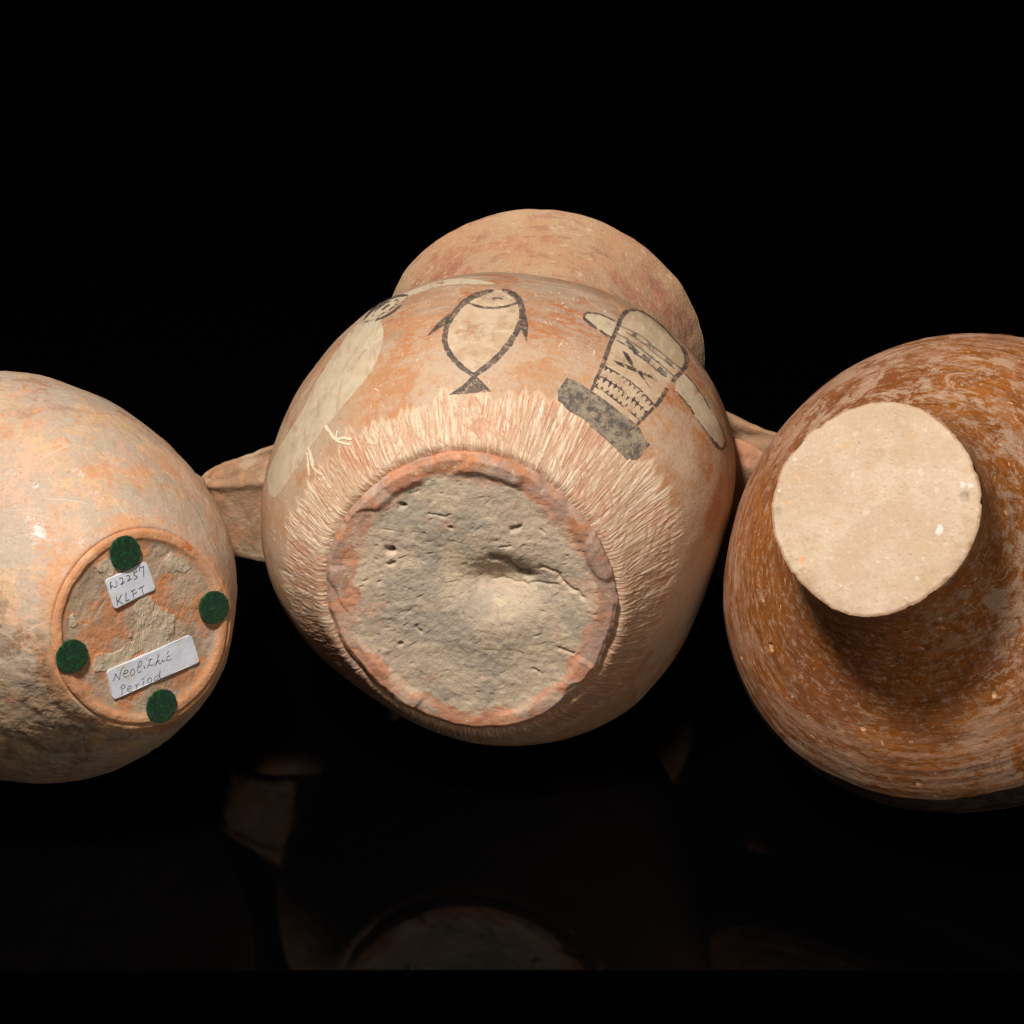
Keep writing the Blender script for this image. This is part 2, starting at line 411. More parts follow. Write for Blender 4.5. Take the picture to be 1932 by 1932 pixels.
m_cbase = make_mat('rough_grey_base_clay', lin(198, 174, 148), [
    (lin(214, 188, 156), vn(12, .46, .58, off=3), .8),
    (lin(172, 156, 138), vn(11, .48, .56, off=13), .8),
    (lin(210, 186, 150), vn(50, .52, .62, off=7), .45),
    (lin(210, 158, 130), [at('rim', .35, .55, rag=2.0, rscale=20)], .6),
    (lin(204, 138, 104), [at('rim', .55, .68, rag=2.2, rscale=24)], .85),
    (lin(196, 172, 148), [at('rim', .3, .8), vn(18, .51, .55, off=81)], .75),
    (lin(182, 116, 72), [at('rim', .8, 1., rag=1.2, rscale=30), vn(18, .47, .54, off=2)], .75),
    (lin(166, 138, 122), [at('rim', .72, .95, rag=1.2, rscale=26), vn(11, .48, .55, off=19)], .8),
    (lin(206, 152, 124), [vn(20, .59, .62, off=44)], .6),
    (lin(222, 202, 172), vn(90, .57, .66, off=2), .5),
    FINE_DARK(lin(140, 120, 100), .5), FINE_LIGHT(lin(218, 196, 166), .4),
    (lin(70, 56, 42), [at('pit', .3, .9)], .5)],
    rough=.92, spec=.15, bumps=[(nz(700, detail=3), .0004), (nz(180, detail=7, off=3, r=.7), .0006)])
def amphora_base(j):
    nr, nc = 150, 900
    r, phi = polar(nr, nc, 1.0); r = r*np.ones((nr, nc)); PH = phi[None]*np.ones((nr, 1))
    rad = j.rb*j.harm(phi, 0*phi)
    jag = 1+.014*perlin(np.stack([np.cos(phi)*6, np.sin(phi)*6, phi*0], -1))+.006*perlin(np.stack([np.cos(phi)*17, np.sin(phi)*17, phi*0], -1))
    Rr = r*(rad*jag)[None]
    x = Rr*np.cos(PH); y = -Rr*np.sin(PH)                # y grows downwards in the picture
    z = .0012*(1-sm(.78, .92, r))*(1+.6*np.sin(PH*1.0+.8)) + .0014*fbm(np.stack([x, y, x*0], -1), 26, 4)*sm(.75, .9, r) - .0022*sm(.1, .3, fbm(np.stack([x, y, x*0], -1), 16, 2, off=50))*sm(.84, .9, r) 
    # rounded outer edge, then the skirt under it
    q = np.stack([x, y, x*0], -1)
    rough_ = fbm(q, 22, 5, .5)*.0009 + (1-np.abs(fbm(q*[1, 1.5, 1], 45, 2, off=8)))*-.00025 + fbm(q, 150, 4, .65, off=4)*.00032
    rough_ = rough_*(1-.55*sm(.86, .93, r))
    # layered flakes
    fl = fbm(q*[1, 1.6, 1], 38, 3, off=21); rough_ += .0002*(sm(.10, .18, fl)+sm(.34, .40, fl)) 
    # P(px,py): a point of the picture in the plane of the base
    L = lambda X5, Y5: tuple(j.on_plane(np.array([(X5/3.864+1400)/1.5528, (Y5/3.864+1500)/1.5528]), 0)[:2])
    dep = 0
    hx, hy = L(250, 830); dep = dep + .0165*np.exp(-((x-hx)/.036)**2-((y-hy)/.018)**2)
    hx, hy = L(-250, 560); dep = dep + .003*np.exp(-((x-hx)/.03)**2-((y-hy)/.02)**2)
    hx, hy = L(200, 1330); dep = dep - .0035*np.exp(-((x-hx)/.03)**2-((y-hy)/.02)**2)
    wob = .0022*fbm(q, 120, 2, off=3); wb2 = .0016*fbm(q, 120, 2, off=13)
    pit = 0*x
    for pts, w, d in (([(150, 560), (290, 570), (380, 680), (450, 740), (570, 770)], .0036, .0040),
                      ([(700, 650), (800, 670), (920, 730), (960, 820), (1040, 880), (1190, 990)], .0019, .0022),
                      ([(160, 860), (260, 850), (400, 880), (560, 890), (640, 860), (860, 860)], .0014, .0012),
                      ([(380, 210), (470, 185)], .002, .003), ([(920, 1550), (1010, 1580), (1080, 1610)], .0014, .0026),
                      ([(700, 210), (750, 250)], .0011, .0018), ([(-330, 190), (-310, 190)], .0016, .004),
                      ([(-870, -60), (-860, -58)], .0024, .006), ([(-1010, 440), (-985, 440)], .0030, .007), ([(-1000, 600), (-960, 575)], .0018, .003),
                      ([(240, 430), (350, 405)], .001, .0018), ([(-560, 30), (-400, 60), (-300, 40)], .001, .0015),
                      ([(-700, 1300), (-640, 1360)], .0015, .002), ([(640, 1800), (700, 1830)], .0012, .002), ([(-900, 1500), (-850, 1490)], .0014, .003)):
        dd = polydist(x+wob, y+wb2, [L(*p) for p in pts]); e = np.exp(-(dd/w)**2); dep = dep + d*e; pit = np.maximum(pit, e*(d > .0028))
    # scattered small nicks with a sharp upper lip
    for k in range(150):
        a = rng.uniform(0, 6.28); rr = j.rb*.84*math.sqrt(rng.uniform()); cx, cy = rr*math.cos(a), rr*math.sin(a)
        an = rng.normal(-.35, .35); u = (x-cx)*math.cos(an)+(y-cy)*math.sin(an); v = -(x-cx)*math.sin(an)+(y-cy)*math.cos(an)
        w = rng.uniform(.0012, .0042); h = rng.uniform(.0003, .001)
        dep = dep + h*np.exp(-(u/w)**2)*np.where(v > 0, np.exp(-(v/.0024)), np.exp(-(v/.0005)**2))
    z = z + (dep*(1-sm(.88, .95, r))) - rough_
    # foot edge: falls away in depth (local z grows away from the viewer)
    edge = sm(.965, 1.0, r); z = z + edge*.003
    X = np.stack([x, y, z], -1)
    # skirt
    sk = []
    for k, (dz, sc) in enumerate([(.006, 1.002), (.010, 1.0), (.015, .985)]):
        lastx = x[-1]*sc; lasty = y[-1]*sc; sk.append(np.stack([lastx, lasty, z[-1]+dz], -1))
    X = np.concatenate([X, np.array(sk)], 0)
    ext = lambda A: np.concatenate([A, np.repeat(A[-1:], 3, 0)], 0)
    rim = ext(sm(.68, 1.0, r)+.20*fbm(q, 14, 4, off=6)+.12*np.sin(PH*1+.5)*sm(.7, .9, r))
    add_grid(j, 'base', X, m_cbase, dict(rim=rim, pit=ext(pit)), flip=False)
amphora_base(jc)

# ------------------------------------------------------------------ handles
m_handle = make_mat('rough_handle_clay', lin(166, 128, 96), [
    (lin(204, 142, 106), vn(18, .50, .57, off=3), .7),
    (lin(200, 172, 138), nz(34, .5, .64, 7, off=11), .6),
    (lin(160, 120, 90), nz(70, .55, .7, 6), .6)], rough=.85, spec=.25, bumps=GRAIN+[(nz(90, detail=5), .0015)])
def handle(j, phid, t0, t1, reach, width, thick, tilt=0.0, up=1, mat=m_handle, name='handle', rough=.0009):
    """a broad strap looped from t0 to t1 on the side phi, with a raised upper edge"""
    phi = math.radians(phid); er = np.array([math.cos(phi), -math.sin(phi), 0]); et = up*np.array([math.sin(phi), math.cos(phi), 0])  # et: clockwise = 'down' on the right side
    ez = np.array([0, 0, 1.])
    r0 = np.interp(t0, j.tr[:, 0], j.tr[:, 1]) - .012; r1 = np.interp(t1, j.tr[:, 0], j.tr[:, 1]) - .012
    n = 90; u = np.linspace(0, 1, n)
    cr = np.interp(u, [0, 1], [r0, r1]) + (reach+.012)*np.sin(np.pi*u)**.62
    cz = t0 + (t1-t0)*(.5-.5*np.cos(np.pi*u))
    cen = cr[:, None]*er + cz[:, None]*ez
    tan = np.gradient(cen, axis=0); tan /= np.linalg.norm(tan, axis=1)[:, None]
    nor = np.cross(et, tan); nor /= np.linalg.norm(nor, axis=1)[:, None]
    if (nor[n//2] @ er) < 0: nor = -nor
    # cross-section: (across, out)
    w, h = width/2, thick/2; m = 72; a = np.arange(m)/m*2*np.pi
    cx = w*np.sign(np.cos(a))*np.abs(np.cos(a))**.35; cy = h*np.sign(np.sin(a))*np.abs(np.sin(a))**.7
    flare = 1 + .55*(np.abs(2*u-1)**5)
    X = np.zeros((n, m, 3))
    for i in range(n):
        xx = cx*flare[i]
        yy = cy + tilt*xx
        yy = yy + .25*thick*np.exp(-((xx/w+.93)/.13)**2)     # raised bead on the upper edge
        X[i] = cen[i] + xx[:, None]*et + yy[:, None]*nor[i]
    nn = grid_normals(X); c = X - cen[:, None, :]
    if (nn*c).sum() < 0: nn = -nn
    X = X + nn*((fbm(X, 60, 4, off=7)*rough + fbm(X, 190, 2)*rough*.5)[..., None])
    return mesh_obj(name, X.reshape(-1, 3), grid_faces(n, m), mat, j.e, True)
handle(jc, 189, .225, .290, .092, .080, .012, up=-1)
handle(jc, -5, .205, .275, .080, .092, .013)

# ------------------------------------------------------------------ painted decoration of the centre jar
T2 = lambda p: ((p[0]/1.2075+700)/1.5528, (p[1]/1.2075+600)/1.5528)
T7 = lambda p: ((p[0]/3.22+1600)/1.5528, (p[1]/3.22+850)/1.5528)
m_black = make_mat('worn_black_paint', lin(78, 68, 64), [(lin(122, 104, 90), nz(110, .42, .6, 8, r=.75), .8)], rough=.75, spec=.25,
                   alpha=(nz(200, .36, .56, 9, r=.8), .9))
m_blackworn = make_mat('rubbed_black_paint', lin(98, 88, 80), [(lin(166, 148, 124), nz(110, .43, .55, 9, off=3, r=.82), .9), (lin(64, 58, 56), nz(60, .52, .60, 9, off=13, r=.84), .75)], rough=.8, spec=.2,
                   alpha=(nz(95, .32, .50, 10, r=.8, dist=1.0), .92))
m_cream = make_mat('cream_slip_paint', lin(212, 182, 150), [(lin(194, 158, 122), nz(40, .42, .62, 7), .7), (lin(224, 200, 162), nz(90, .55, .7, 6, coord=('map', (1, 3, 1)), off=4), .8),
                   (lin(200, 140, 96), nz(26, .56, .68, 6, off=9), .45)], rough=.7, spec=.3, alpha=(nz(60, .30, .52, 9, r=.78), .88))
m_greycream = make_mat('greyish_slip_paint', lin(196, 168, 136), [(lin(184, 154, 120), nz(40, .42, .62, 7), .7), (lin(216, 188, 150), nz(60, .5, .66, 6, coord=('map', (3, 1, 1), (0, 0, .7)), off=4), .7)],
                   rough=.7, spec=.3, alpha=(nz(40, .2, .42, 8), .93))
m_tanwash = make_mat('thin_tan_wash', lin(216, 194, 162), [(lin(194, 166, 134), nz(50, .42, .62, 7, dist=.8), .45), (lin(214, 184, 140), nz(60, .52, .66, 6, coord=('map', (3, 1, 1), (0, 0, .8)), dist=1.2, off=4), .45)],
                   rough=.7, spec=.3, alpha=([nz(50, .2, .46, 9, r=.75), nz(30, .12, .5, 8, coord=('map', (3, 1, 1), (0, 0, .8)), dist=1.0)], .86))
def tri_polys(polys, step):
    """triangulate closed outlines (picture units) with inner points"""
    V = []; Fc = []
    for poly in polys:
        P = np.array(poly); mn = P.min(0); mx = P.max(0); base = len(V)
        xs = np.arange(mn[0], mx[0], step); ys = np.arange(mn[1], mx[1], step)
        gx, gy = np.meshgrid(xs, ys); pts = np.stack([gx.ravel(), gy.ravel()], 1)+rng.uniform(-.2, .2, (gx.size, 2))*step
        ins = np.zeros(len(pts), bool); Q = np.roll(P, -1, 0)
        for (x1, y1), (x2, y2) in zip(P, Q):
            c = ((y1 > pts[:, 1]) != (y2 > pts[:, 1])) & (pts[:, 0] < (x2-x1)*(pts[:, 1]-y1)/((y2-y1) if y2 != y1 else 1e-9)+x1)
            ins ^= c
        pts = pts[ins]
        if len(pts): pts = pts[polydist(pts[:, 0], pts[:, 1], [tuple(p) for p in P]+[tuple(P[0])]) > step*.45]
        allp = [Vector(p) for p in P]+[Vector(p) for p in pts]
        n = len(P); r = delaunay_2d_cdt(allp, [(i, (i+1) % n) for i in range(n)], [list(range(n))], 1, 1e-5)
        V += [tuple(v) for v in r[0]]; Fc += [tuple(base+i for i in f) for f in r[2]]
    return np.array(V), Fc
def stroke_poly(pts, width, taper=(1, 1), closed=False, rag=.12):
    P = smoothline(pts, 2.2, closed)
    d = np.gradient(P, axis=0); d /= np.linalg.norm(d, axis=1)[:, None]+1e-9; n = np.stack([-d[:, 1], d[:, 0]], 1)
    u = np.linspace(0, 1, len(P)); w = width/2*np.interp(u, [0, .12, .88, 1], [taper[0], 1, 1, taper[1]])
    w1 = w*(1+rag*rng.normal(size=len(P))); w2 = w*(1+rag*rng.normal(size=len(P)))
    A = P+n*w1[:, None]; B = P-n*w2[:, None]
    if closed: return None
    return [tuple(p) for p in A]+[tuple(p) for p in B[::-1]]
def ribbon(pts, width, taper=(1, 1), rag=.12):
    """quad strip instead of a polygon, so it may bend or cross itself"""
    P = smoothline(pts, 2.0); d = np.gradient(P, axis=0); d /= np.linalg.norm(d, axis=1)[:, None]+1e-9; n = np.stack([-d[:, 1], d[:, 0]], 1)
    u = np.linspace(0, 1, len(P)); w = width/2*np.interp(u, [0, .12, .88, 1], [taper[0], 1, 1, taper[1]])
    sm_ = np.convolve(rng.normal(size=len(P)+4), np.ones(3)/3, 'same')[:len(P)]
    sm2 = np.convolve(rng.normal(size=len(P)+4), np.ones(3)/3, 'same')[:len(P)]
    V = np.concatenate([P+n*(w*(1+rag*sm_))[:, None], P, P-n*(w*(1+rag*sm2))[:, None]]); k = len(P)
    F_ = [(a*k+i, a*k+i+1, (a+1)*k+i+1, (a+1)*k+i) for a in (0, 1) for i in range(k-1)]
    return V, F_
def decal(j, name, shapes, mat, lift, label=None):
    V = []; Fc = []; b = 0
    for v, f in shapes:
        V.append(np.asarray(v)); Fc += [tuple(b+i for i in q) for q in f]; b += len(v)
    V = np.concatenate(V); ij = j.locate(V)
    P = j.sample(j.Y, ij) + j.sample(j.Gn, ij)*lift
    # keep the sheet on the outside whichever way round it was drawn
    o = mesh_obj(name, P, Fc, mat, j.e, True)
    if label: o['label'] = label
    return o
def P2(l): return [T2(p) for p in l]
def P7(l): return [T7(p) for p in l]
s2 = 1/1.2075/1.5528; s7 = 1/3.22/1.5528
# fish
fish_out = [(925, 302), (870, 313), (805, 342), (765, 385), (738, 430), (729, 480), (742, 522), (768, 556), (798, 582), (832, 602), (862, 582), (905, 548), (942, 508), (972, 465), (992, 420), (1000, 375), (988, 335), (955, 310)]
decal(jc, 'painted_fish', [tri_polys([smoothline(P2(fish_out), 3, True)], 4)], m_cream, .00022, 'cream fish body with black outline')
decal(jc, 'fish_outline', [
    ribbon(P2([(900, 304), (860, 316), (805, 342), (765, 385), (738, 430), (729, 480), (742, 522), (768, 556), (798, 582), (832, 606)]), 19*s2, (.4, .7)),
    ribbon(P2([(832, 606), (862, 584), (905, 550), (942, 508), (972, 465), (994, 420), (1002, 375), (988, 335), (955, 308), (930, 302)]), 21*s2, (.7, .4)),
    ribbon(P2([(802, 345), (850, 361), (900, 365), (950, 359), (988, 346)]), 8*s2),
    ribbon(P2([(895, 335), (915, 331), (935, 336)]), 5*s2, (.3, .3)),
    tri_polys([P2([(826, 606), (790, 640), (742, 672), (815, 667), (893, 662), (866, 632), (838, 606)])], 4),
    tri_polys([P2([(762, 380), (735, 395), (700, 425), (662, 472), (700, 445), (735, 425), (750, 402)])], 4),
    tri_polys([P2([(1000, 368), (1018, 395), (1024, 430), (1018, 485), (1005, 455), (992, 425), (994, 390)])], 4)], m_black, .00042)
# axe
cap = [(800, 195), (860, 192), (940, 228), (1030, 292), (1120, 372), (1195, 460), (1255, 535), (1292, 602), (1300, 665), (1275, 735), (1240, 720), (1140, 630), (1030, 530), (920, 440), (800, 368), (705, 320), (712, 290), (740, 225)]
mid = [(700, 325), (800, 370), (920, 442), (1030, 532), (1150, 640), (1250, 735), (1210, 820), (1120, 940), (1050, 1060), (1010, 1100), (900, 965), (800, 870), (680, 790), (560, 715), (590, 620), (640, 470)]
lowp = [(545, 720), (680, 790), (800, 870), (900, 965), (1010, 1085), (950, 1170), (850, 1265), (760, 1200), (640, 1100), (520, 1010), (430, 950), (465, 850), (500, 780)]
hl = [(680, 300), (600, 265), (520, 232), (450, 215), (395, 215), (365, 240), (385, 275), (440, 320), (520, 370), (590, 412), (640, 440)]
hr = [(1290, 790), (1380, 885), (1450, 985), (1540, 1120), (1600, 1230), (1650, 1340), (1676, 1430), (1666, 1485), (1640, 1498), (1585, 1450), (1530, 1390), (1480, 1310), (1420, 1230), (1370, 1140), (1290, 1030), (1215, 950), (1225, 890), (1255, 830)]
decal(jc, 'painted_axe', [tri_polys([P7(mid)], 4), tri_polys([P7(lowp)], 4)], m_cream, .00022, 'cream axe head with an X and zigzags')
decal(jc, 'axe_cap', [tri_polys([P7(cap)], 4)], m_greycream, .00022)
decal(jc, 'axe_haft', [tri_polys([P7(hl)], 4)], m_tanwash, .00022)
decal(jc, 'axe_haft', [tri_polys([P7(hr)], 4)], m_tanwash, .00022)
worn = [(200, 820), (165, 870), (108, 950), (112, 1040), (180, 1110), (250, 1165), (340, 1210), (420, 1290), (560, 1410), (700, 1540), (760, 1605), (850, 1600), (900, 1555), (912, 1515), (980, 1458), (922, 1398), (890, 1312), (845, 1262), (760, 1200), (640, 1105), (520, 1015), (430, 950), (395, 925), (290, 855)]
decal(jc, 'axe_band', [tri_polys([P7(worn)], 4)], m_blackworn, .0003)
zz = []
def spikes(line, n, h, side, w=.7):
    L_ = smoothline(line, 3); d = np.gradient(L_, axis=0); d /= np.linalg.norm(d, axis=1)[:, None]; nn = np.stack([-d[:, 1], d[:, 0]], 1)*side
    for k in range(n):
        i = int((k+.5)/n*(len(L_)-1)); wd = np.linalg.norm(L_[-1]-L_[0])/n*w/2
        a = L_[i]-d[i]*wd; b = L_[i]+d[i]*wd; c = L_[i]+nn[i]*h*rng.uniform(.7, 1.2)+d[i]*rng.uniform(-6, 6)
        zz.append((np.array(P7([a, b, c])), [(0, 1, 2)]))
zl = [(560, 715), (680, 790), (800, 872), (905, 965), (1012, 1080)]
z2 = [(500, 800), (620, 880), (740, 965), (850, 1060), (955, 1165)]
z3 = [(450, 900), (560, 970), (680, 1065), (790, 1150), (890, 1235)]
spikes(zl, 11, 60, 1); spikes(z2, 11, 55, 1); spikes(z2, 11, 30, -1, .5); spikes(z3, 10, 45, -1)
m_zig = make_mat('worn_zigzag_paint', lin(66, 56, 50), [(lin(110, 92, 78), nz(60, .4, .65, 6), .8)], rough=.78, spec=.2, alpha=(nz(75, .45, .52, 9, r=.84), .92))
decal(jc, 'axe_pattern', [
    ribbon(P7(zl), 15*s7), ribbon(P7(z2), 12*s7), ribbon(P7(z3), 12*s7)] + zz + [
    tri_polys([P7([(718, 553), (775, 592), (830, 690), (905, 790), (945, 865), (990, 942), (925, 860), (862, 770), (780, 680), (745, 620)])], 4),
    tri_polys([P7([(622, 655), (740, 690), (830, 728), (920, 770), (1020, 805), (1087, 855), (980, 830), (860, 775), (740, 728), (680, 700)])], 4)],
    m_zig, .00046)
decal(jc, 'axe_stripes', [ribbon(P7(l), w*s7, rag=.4) for l, w in (
    ([(700, 325), (800, 368), (920, 440), (1030, 532), (1150, 640), (1280, 755)], 10),
    ([(760, 385), (840, 435), (940, 510), (1060, 612), (1210, 740)], 12),
    ([(675, 402), (760, 447), (860, 512), (960, 590), (1080, 690), (1205, 812)], 18),
    ([(668, 460), (760, 512), (850, 582), (950, 668), (1050, 752), (1140, 812)], 14),
    ([(760, 470), (800, 510), (870, 590)], 38), ([(915, 600), (950, 640), (985, 660)], 52), ([(1060, 730), (1100, 770), (1135, 790)], 46), ([(820, 400), (860, 425)], 26), ([(960, 500), (1020, 545)], 24), ([(1130, 640), (1190, 695)], 30))], m_blackworn, .0005)
decal(jc, 'axe_outline', [ribbon(P7(l), w*s7, tp) for l, w, tp in (
    ([(840, 188), (790, 190), (740, 215), (705, 262), (690, 310), (665, 370), (635, 440), (608, 500), (582, 565), (556, 640), (525, 735)], 42, (.4, 1)),
    ([(520, 740), (488, 805), (460, 865), (428, 945)], 32, (1, .7)),
    ([(820, 186), (880, 195), (950, 228), (1040, 292), (1125, 368), (1200, 455), (1262, 532), (1300, 600)], 13, (.6, 1)),
    ([(1262, 532), (1300, 592), (1322, 660), (1310, 715), (1275, 768), (1225, 818), (1190, 862)], 38, (.4, 1)),
    ([(1140, 925), (1100, 990), (1062, 1050), (1020, 1102)], 36, (1, 1)),
    ([(1010, 1110), (960, 1160), (905, 1215), (850, 1268)], 28, (1, .8)))] , m_black, .00054)
HL = (
    ([(668, 292), (600, 260), (520, 226), (450, 210), (398, 208)], 12),
    ([(420, 207), (385, 210), (362, 235), (378, 275), (440, 325), (480, 352)], 28), ([(510, 370), (560, 405), (618, 436)], 20),
    ([(1310, 790), (1380, 880), (1450, 980)], 10), ([(1470, 1010), (1540, 1130)], 10), ([(1600, 1230), (1650, 1340), (1678, 1430)], 7),
    ([(1225, 955), (1290, 1035), (1345, 1100)], 14), ([(1345, 1090), (1390, 1175)], 16), ([(1410, 1210), (1480, 1315), (1540, 1400)], 8),
    ([(1535, 1390), (1590, 1460), (1640, 1502), (1668, 1475), (1676, 1430)], 26))
for part_ in (HL[:3], HL[3:]):
    decal(jc, 'haft_outline', [ribbon(P7(l), w*s7, (.5, .5), .3) for l, w in part_], m_black, .00050)
m_feet = make_mat('pale_scratch_slip', lin(222, 196, 162), [], rough=.75, alpha=(nz(120, .34, .56, 8, r=.75), .75))
# bird
bird = [(905, 282), (850, 266), (770, 262), (700, 271), (640, 291), (590, 310), (540, 332), (480, 368), (430, 410), (380, 455), (348, 505), (302, 575), (262, 640), (212, 740), (172, 805), (134, 875), (102, 950), (102, 1000), (112, 1030), (128, 1034), (152, 1008), (192, 945), (240, 870), (300, 790), (370, 708), (430, 640), (478, 570), (504, 490), (508, 432), (500, 410), (545, 362), (600, 326), (680, 292), (780, 280)]
decal(jc, 'painted_bird', [tri_polys([smoothline(P2(bird), 4, True)], 5)], m_tanwash, .0002, 'pale long-bodied bird with a ringed eye')
eye = [(432, 412), (470, 372), (530, 333), (594, 319), (582, 345), (535, 384), (482, 406), (436, 412)]
decal(jc, 'bird_edge', [ribbon(P2([(500, 412), (508, 440), (504, 490), (478, 570), (430, 640), (370, 708), (300, 790), (240, 870), (192, 945), (152, 1008), (128, 1034)]), 7*s2, (.5, .5), .3), ribbon(P2([(905, 282), (780, 280), (680, 292), (600, 326)]), 7*s2, (.5, .5), .3)], m_feet, .00028)
decal(jc, 'bird_eye', [ribbon(P2(eye), 8*s2, (.5, .5)),
    ribbon(P2([(470, 393), (488, 368), (525, 345), (562, 334)]), 5*s2), ribbon(P2([(478, 397), (520, 378), (556, 350), (566, 336)]), 5*s2, rag=.4),
    ribbon(P2([(505, 372), (522, 358), (535, 352)]), 7*s2)], m_zig, .0004)
m_leg = make_mat('cream_leg_slip', lin(240, 218, 184), [], rough=.75, alpha=(nz(120, .28, .48, 8, r=.75), .9))
decal(jc, 'bird_leg', [ribbon(P2(l), w*s2, (.6, .4), .35) for l, w in (
    ([(306, 780), (325, 805), (342, 832)], 11), ([(342, 832), (375, 826), (402, 830)], 10), ([(342, 832), (370, 845), (398, 848)], 9), ([(345, 830), (352, 800)], 7),
    ([(243, 856), (255, 890), (262, 930)], 10), ([(262, 930), (278, 945), (292, 955)], 8), ([(240, 875), (246, 920), (250, 960)], 8))], m_leg, .0006)

# ------------------------------------------------------------------ right jar
jr = Jar('burnished_jar', 'glossy brown burnished jar with flared body and flat cream foot, at the right edge',
         [0.28254, 0.00322, -2.26318], [0.42474, -0.23186, -0.87512], .085, .2085, .2248,
         [-0.0004, 0.0033, -0.002, -0.0089, -0.0033, 0.0047, 0.0122, -0.0061],
         [-0.0017, -0.0028, 0.0056, 0.0038, 0.0041, -0.0057, -0.0033, -0.0023], 'jar')
ENC = [vn(1, .49, .54, ('ring', (4, 4, 36)), off=2, r=.84, dist=.7), at('wear')]
m_rbody = make_mat('brown_burnished_slip', lin(150, 84, 30), [
    (lin(166, 96, 36), vn(9, .44, .56), .8),
    (lin(126, 70, 24), vn(1, .49, .58, ('ring', (4, 4, 60)), off=4), .7),
    (lin(138, 78, 44), vn(6, .50, .60, off=14), .75),
    (lin(182, 146, 116), ENC, .9),
    (lin(190, 150, 122), [vn(1, .53, .56, ('ring', (14, 14, 190)), off=9, r=.84)], .8),
    (lin(176, 128, 98), [at('belly', .3, .9), vn(1, .48, .55, ('ring', (4, 4, 120)), off=22, r=.8)], .8),
    (lin(104, 58, 28), [vn(1, .52, .60, ('ring', (3, 3, 260)), off=31)], .4),
    (lin(26, 24, 24), [at('band', .4, .6, rag=.9, rscale=40)], .92),
    (lin(236, 184, 136), [at('fleck', .35, .6)], .8),
    FINE_DARK(lin(96, 50, 18), .4),
    (lin(204, 150, 100), [at('scratch', .3, .7)], .6)],
    rough=.38, spec=.5, bumps=[(nz(900, detail=3), .00012), (nz(1, detail=8, coord=('ring', (30, 30, 420)), r=.7), .0005)],
    rough_layers=[(.8, ENC, .9)])
def right_jar(j):
    rb, R, tm = j.rb, j.R, j.tm
    g = [(0.0035, 0.0), (.05, -.014), (.12, -.008), (.22, .03), (.33, .11), (.44, .24), (.54, .41), (.64, .60), (.75, .79), (.86, .92), (.94, .98), (1.0, 1.0)]
    low = [(a*tm, rb+(R-rb)*b) for a, b in g]
    up = [(tm*1.10, R*.992), (tm*1.22, R*.93), (tm*1.32, R*.80), (tm*1.37, R*.66), (tm*1.42, R*.60)]
    tr, s = curve(low+up, .0010); nc = 1300
    X, phi = j.surf(tr, nc); j.tr, j.s, j.G = tr, s, X; j.Gn = grid_normals(X)
    if (j.Gn[len(s)//2, 0] @ (X[len(s)//2, 0]*[1, 1, 0])) < 0: j.Gn = -j.Gn
    S = s[:, None]*np.ones(nc); PH = phi[None]*np.ones((len(s), 1))
    q = np.stack([np.cos(PH)*1.5, np.sin(PH)*1.5, S*60], -1)
    disp = fbm(X, 10, 3)*.0012 + perlin(q)*.00035*sm(.02, .06, S) + fbm(np.stack([np.cos(PH)*2, np.sin(PH)*2, S*220], -1), 1, 2)*.00012
    disp += perlin(np.stack([np.cos(PH)*1.2, np.sin(PH)*1.2, S*150], -1))*.00028*sm(.05, .12, S)
    disp += (fbm(X, 70, 4, off=3)*.0005)*sm(-.1, .3, fbm(X, 12, 2, off=40))
    fl = np.zeros(S.shape); splat(fl, X, s, 200, (.03, s[-1]-.02), .005, .0007, 1, (1.3, .8), 'max'); splat(fl, X, s, 34, (.05, s[-1]-.02), .004, .0021, 1, (1.3, .6), 'max')
    sc = np.zeros(S.shape); splat(sc, X, s, 110, (.05, s[-1]-.02), .035, .0004, .9, (0.2, .9), 'max')
    splat(sc, X, s, 500, (.02, s[-1]-.02), .012, .0004, .7, (1.5, .3), 'max')
    big = np.zeros(S.shape); splat(big, X, s, 9, (.1, .23), .006, .003, 1, (1, .5), 'max')
    disp -= big*.0012; fl = np.maximum(fl, big*.9)
    Y = X + j.Gn*(disp-fl*.0002-sc*.00012)[..., None]; j.Y = Y
    T = tr[:, 0][:, None]*np.ones(nc)
    band = sm(tm*.86, tm*.92, T)*(1-sm(tm*1.06, tm*1.10, T))*sm(-.2, .35, -np.sin(PH)+.25*fbm(X, 9, 2))
    belly = sm(tm*.45, tm*.8, T)
    wear = np.clip(.15+.85*sm(-.35, .45, fbm(X, 6, 3, off=15)+.45*np.sin(PH)+.25*np.cos(PH)+.5*sm(.15, .24, S)), 0, 1)
    add_grid(j, 'body', Y, m_rbody, dict(wear=wear, band=band, belly=belly, fleck=fl, scratch=sc), s)
    # mouth: short neck, lip, inside
    for nm, pts in (('neck', [(tm*1.415, R*.605), (tm*1.47, R*.585), (tm*1.52, R*.62), (tm*1.53, R*.63)]),
                    ('inner_wall', [(tm*1.53, R*.63), (tm*1.532, R*.60), (tm*1.46, R*.55), (tm*1.36, R*.62), (tm*1.2, R*.88), (tm, R*.96), (tm*.75, R*.72), (tm*.4, R*.42), (tm*.2, R*.1)])):
        t_, s_ = curve(pts, .006); Xn, _ = j.surf(t_, 220); add_grid(j, nm, Xn, m_rbody, dict(band=Xn[..., 0]*0), s_)
right_jar(jr)
